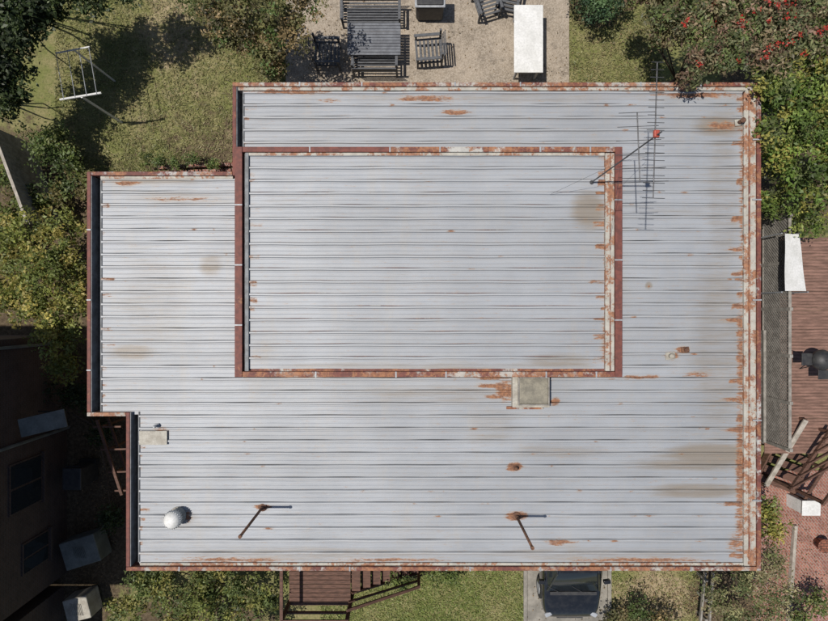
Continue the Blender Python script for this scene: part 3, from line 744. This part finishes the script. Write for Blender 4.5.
for i in range(6):
    for j in range(10):
        u,v=i/5,j/9; V.append((a[0]+(c[0]-a[0])*u*(.72+.28*v),a[1]+(c[1]-a[1])*v,2.38-.12*u+.012*math.sin(v*7)))
for i in range(5):
    for j in range(9): q=i*10+j; Fc.append((q,q+1,q+11,q+10))
mesh_obj('canvas',V,Fc,'white',e,True)
s=B()
for u in((a[0]-.03,a[1]+.02),(a[0]-.03,c[1]-.03),(c[0]+.03,c[1]-.03),(c[0]-.15,a[1]+.03)): s.tube((*u,zd),(*u,2.3),.02,.02,8)
s.obj('posts','galv',e)
x,y,_=W(822,360,zd+.85); e=empty('kettle_barbecue',(x,y,zd))
B().lathe((x,y,zd+.62),[(.04,0),(.2,.05),(.28,.16),(.30,.24),(.29,.28),(.24,.38),(.12,.45),(.02,.47)],24).obj('kettle','dark_metal',e,smooth=True)
s=B()
for k in range(3):
    t_=k*2.094+.4; s.tube((x+.14*math.cos(t_),y+.14*math.sin(t_),zd+.7),(x+.34*math.cos(t_),y+.34*math.sin(t_),zd),.014,.014,8)
s.box((x-.42,y+.02,zd+.84),(.3,.34,.03)); s.box((x,y,zd+1.12),(.16,.03,.03)); s.box((x+.05,y-.42,zd+.84),(.3,.26,.03))
s.obj('legs_and_shelves','dark_metal',e,.005)

e=empty('garden_stairs',W(790,450,.6)); s=B()
A=Vector(W(806,420,1.25)); Bv=Vector(W(766,486,.65)); dd=(Bv-A); dd.z=0; dn=dd.normalized(); sd=Vector((-dn.y,dn.x,0))
if sd.x<0: sd=-sd
s.beam(A,Bv,.14,.06); s.obj('handrail','pale_wood',e,.01)
s=B(); A2=A-Vector((0,0,.75)); B2=Bv-Vector((0,0,.60))
s.beam(A2,B2,.06,.24); s.beam(A2+sd*1.25,B2+sd*1.25,.06,.24)
for q in(0,.5,1.):
    pa=A.lerp(Bv,q); s.box((pa.x,pa.y,pa.z/2),(.08,.08,pa.z))
    pb=pa+sd*1.25; s.box((pb.x,pb.y,pb.z/2),(.08,.08,pb.z))
s.beam(A+sd*1.25,Bv+sd*1.25,.09,.05)
s.obj('stringers_and_posts','brown_wood',e,.006)
s=B(); rot=math.atan2(sd.y,sd.x)
for i in range(7):
    p_=A2.lerp(B2,(i+.5)/7)+sd*.62; s.box((p_.x,p_.y,p_.z+.14),(1.22,.22,.04),rot)
s.obj('treads','brown_wood',e,.006)
e=empty('timber_pergola',W(815,470,1.6)); s=B()
for i in range(5):
    p0=Vector(W(792+i*8,488-i*12,1.5)); s.beam(p0,p0+Vector((1.35,.75,0)),.045,.09)
s.beam(W(790,490,1.42),W(832,428,1.42),.07,.1); s.beam(W(822,505,1.42),W(870,440,1.42),.07,.1)
for p_ in((792,488),(830,432),(824,503)): q=W(*p_,1.4); s.box((q[0],q[1],.7),(.09,.09,1.4))
s.obj('rafters','brown_wood',e,.005)
x,y,_=W(811,508,.8); e=empty('electrical_box',(x,y,0))
B().box((x,y,.42),(.5,.4,.75)).obj('cabinet','white',e,.02); B().box((x,y,.81),(.56,.46,.03),0,(.04,0)).obj('lid','white',e,.01)
x,y,_=W(823,545,.3); e=empty('plant_pot',(x,y,0)); B().lathe((x,y,.05),[(.14,0),(.2,.32),(.22,.34),(.2,.36),(.17,.34),(.16,.28)],20).obj('pot','rooftile',e,smooth=True)
s=B(); s.beam(W(795,525,.12),W(788,625,.12),.10,.16); s.obj('garden_wall','pale_wood',bevel=.02)
s=B(); s.beam(W(705,572,.5),W(700,625,.5),.05,.1); s.beam(W(713,572,.5),W(709,625,.5),.05,.1)
for k in(580,600,620): q=W(706,k,.5); s.box((q[0],q[1],.27),(.08,.08,.55))
s.obj('low_rail_fence','grey_wood',bevel=.005)

# ---------------------------------------------------------------- neighbour on the left
nh=empty('neighbouring_brick_house',(-14,-5,0))
nx=-11.0; ny1=W(0,335)[1]; ny0=-8.3
B().rect(nx-7,nx,ny0,ny1,0,7.2).obj('walls','wallbrick',nh)
B().rect(nx-7.4,nx+.15,ny0-.4,ny1+.3,7.2,7.35).obj('roof','rooftile',nh)
fr=B();gl=B()
for (yy,zz,ww,hh_) in((-4.9,1.9,1.4,1.3),(-7.0,1.5,.9,1.1),(-3.4,4.6,1.4,1.2),(-6.2,4.6,1.4,1.2)):
    fr.rect(nx-.02,nx+.05,yy-ww/2,yy+ww/2,zz-hh_/2,zz+hh_/2); gl.rect(nx+.04,nx+.065,yy-ww/2+.05,yy-.03,zz-hh_/2+.05,zz+hh_/2-.05); gl.rect(nx+.04,nx+.065,yy+.03,yy+ww/2-.05,zz-hh_/2+.05,zz+hh_/2-.05)
    fr.rect(nx,nx+.12,yy-ww/2-.05,yy+ww/2+.05,zz-hh_/2-.08,zz-hh_/2-.004)
fr.obj('window_frames','wallbrick',nh,.005); gl.obj('windows','glass',nh)
s=B(); s.tube((nx+.06,-3.7,0),(nx+.06,-3.7,7.1),.045,.045,10); s.tube((nx+.06,-1.0,0),(nx+.06,-1.0,7.1),.045,.045,10); s.obj('downpipes','dimgrey',nh)
s=B(); s.rect(nx-5,nx-.1,-13,ny0-.42,0,2.35); s.obj('wing_walls','wallbrick',nh)
V=[(nx-5,-13,3.5),(nx+.2,-13,2.4),(nx+.2,ny0-.42,2.4),(nx-5,ny0-.42,3.5),(nx-5,-13,3.38),(nx+.2,-13,2.36),(nx+.2,ny0-.42,2.36),(nx-5,ny0-.42,3.38)]
mesh_obj('wing_roof',V,[(0,1,2,3),(4,7,6,5),(0,4,5,1),(1,5,6,2),(2,6,7,3),(3,7,4,0)],'rooftile',nh)
x,y,_=W(43,423,2.3); e=empty('window_awning',(x,y,2.3))
B().box((x,y,2.3),(1.15,.5,.05),.22,(0,.25)).obj('hood','dimgrey',e,.01)
B().beam((x-.4,y-.25,1.9),(x+.4,y-.2,2.2),.03,.03).beam((x-.4,y+.25,1.9),(x+.4,y+.28,2.2),.03,.03).obj('brackets','dark_metal',e)
def ac(px,py,z,sx,sy,mat,rot=0):
    x,y,_=W(px,py,z+.35); e=empty('air_conditioner',(x,y,z))
    B().box((x,y,z+.35),(sx,sy,.65),rot).obj('case',mat,e,.03)
    g_=B()
    for k in range(9): g_.box((x-.16+.04*k,y,z+.685),(.012,.36,.015),rot)
    g_.obj('fan_grille',mat,e)
    B().box((x,y,z/2+.01),(sx*.7,sy*.7,z+.02),rot).obj('stand','grey_wood',e)
ac(86,548,.1,1.1,.85,'dimgrey',.3); ac(83,604,.1,.75,.7,'offwhite',.25)
x,y,_=W(74,478,.9); e=empty('wheelie_bin',(x,y,0))
B().box((x,y,.5),(.5,.6,.95)).obj('body','dark_metal',e,.04); B().box((x,y,1.0),(.56,.66,.06)).obj('lid','dark_metal',e,.03); B().tube((x-.2,y+.36,.95),(x+.2,y+.36,.95),.02).obj('handle','dark_metal',e); B().tube((x-.27,y+.28,.12),(x+.27,y+.28,.12),.11).obj('wheels','rubber',e)
e=empty('timber_trellis',W(110,455,1)); s=B()
s.beam(W(97,420,1.6),W(122,495,1.6),.08,.06); s.beam(W(108,418,1.2),W(126,470,1.2),.07,.05)
for k in(.1,.4,.7,.95):
    p0=Vector(W(97,420,1.6)).lerp(Vector(W(122,495,1.6)),k); s.beam(p0+Vector((-.2,0,-.05)),p0+Vector((.6,.02,-.05)),.05,.05); s.box((p0.x,p0.y,.78),(.06,.06,1.56))
s.obj('rails','brown_wood',e,.004)
tree('garden_shrub',[(90,400,.8,.35),(100,430,.6,.3),(110,520,.6,.3),(75,395,1.,.4),(35,395,1.0,.5)],G_DARK,.9,.1)

# ---------------------------------------------------------------- light, sky, camera
EL=math.radians(69)
wd=bpy.data.worlds.new('World'); scene.world=wd; wd.use_nodes=True; nt=wd.node_tree
bg=nt.nodes['Background']; sk=nt.nodes.new('ShaderNodeTexSky'); sk.sky_type='NISHITA'; sk.sun_disc=False
sk.sun_elevation=EL; sk.sun_rotation=math.radians(-90); nt.links.new(sk.outputs[0],bg.inputs['Color']); bg.inputs['Strength'].default_value=.07
sl=bpy.data.lights.new('sun','SUN'); sl.energy=4.3; sl.angle=math.radians(.53); sl.color=(1,.945,.865)
so=bpy.data.objects.new('sun',sl); so.rotation_euler=(0,-(math.pi/2-EL),0); so.location=(-10,0,25); scene.collection.objects.link(so)
cd=bpy.data.cameras.new('camera'); cd.lens=24; cd.sensor_width=36; cd.clip_end=1000
co=bpy.data.objects.new('camera',cd); co.location=(0,0,H); scene.collection.objects.link(co); scene.camera=co
scene.view_settings.view_transform='Standard'; scene.view_settings.look='None'; scene.view_settings.exposure=0
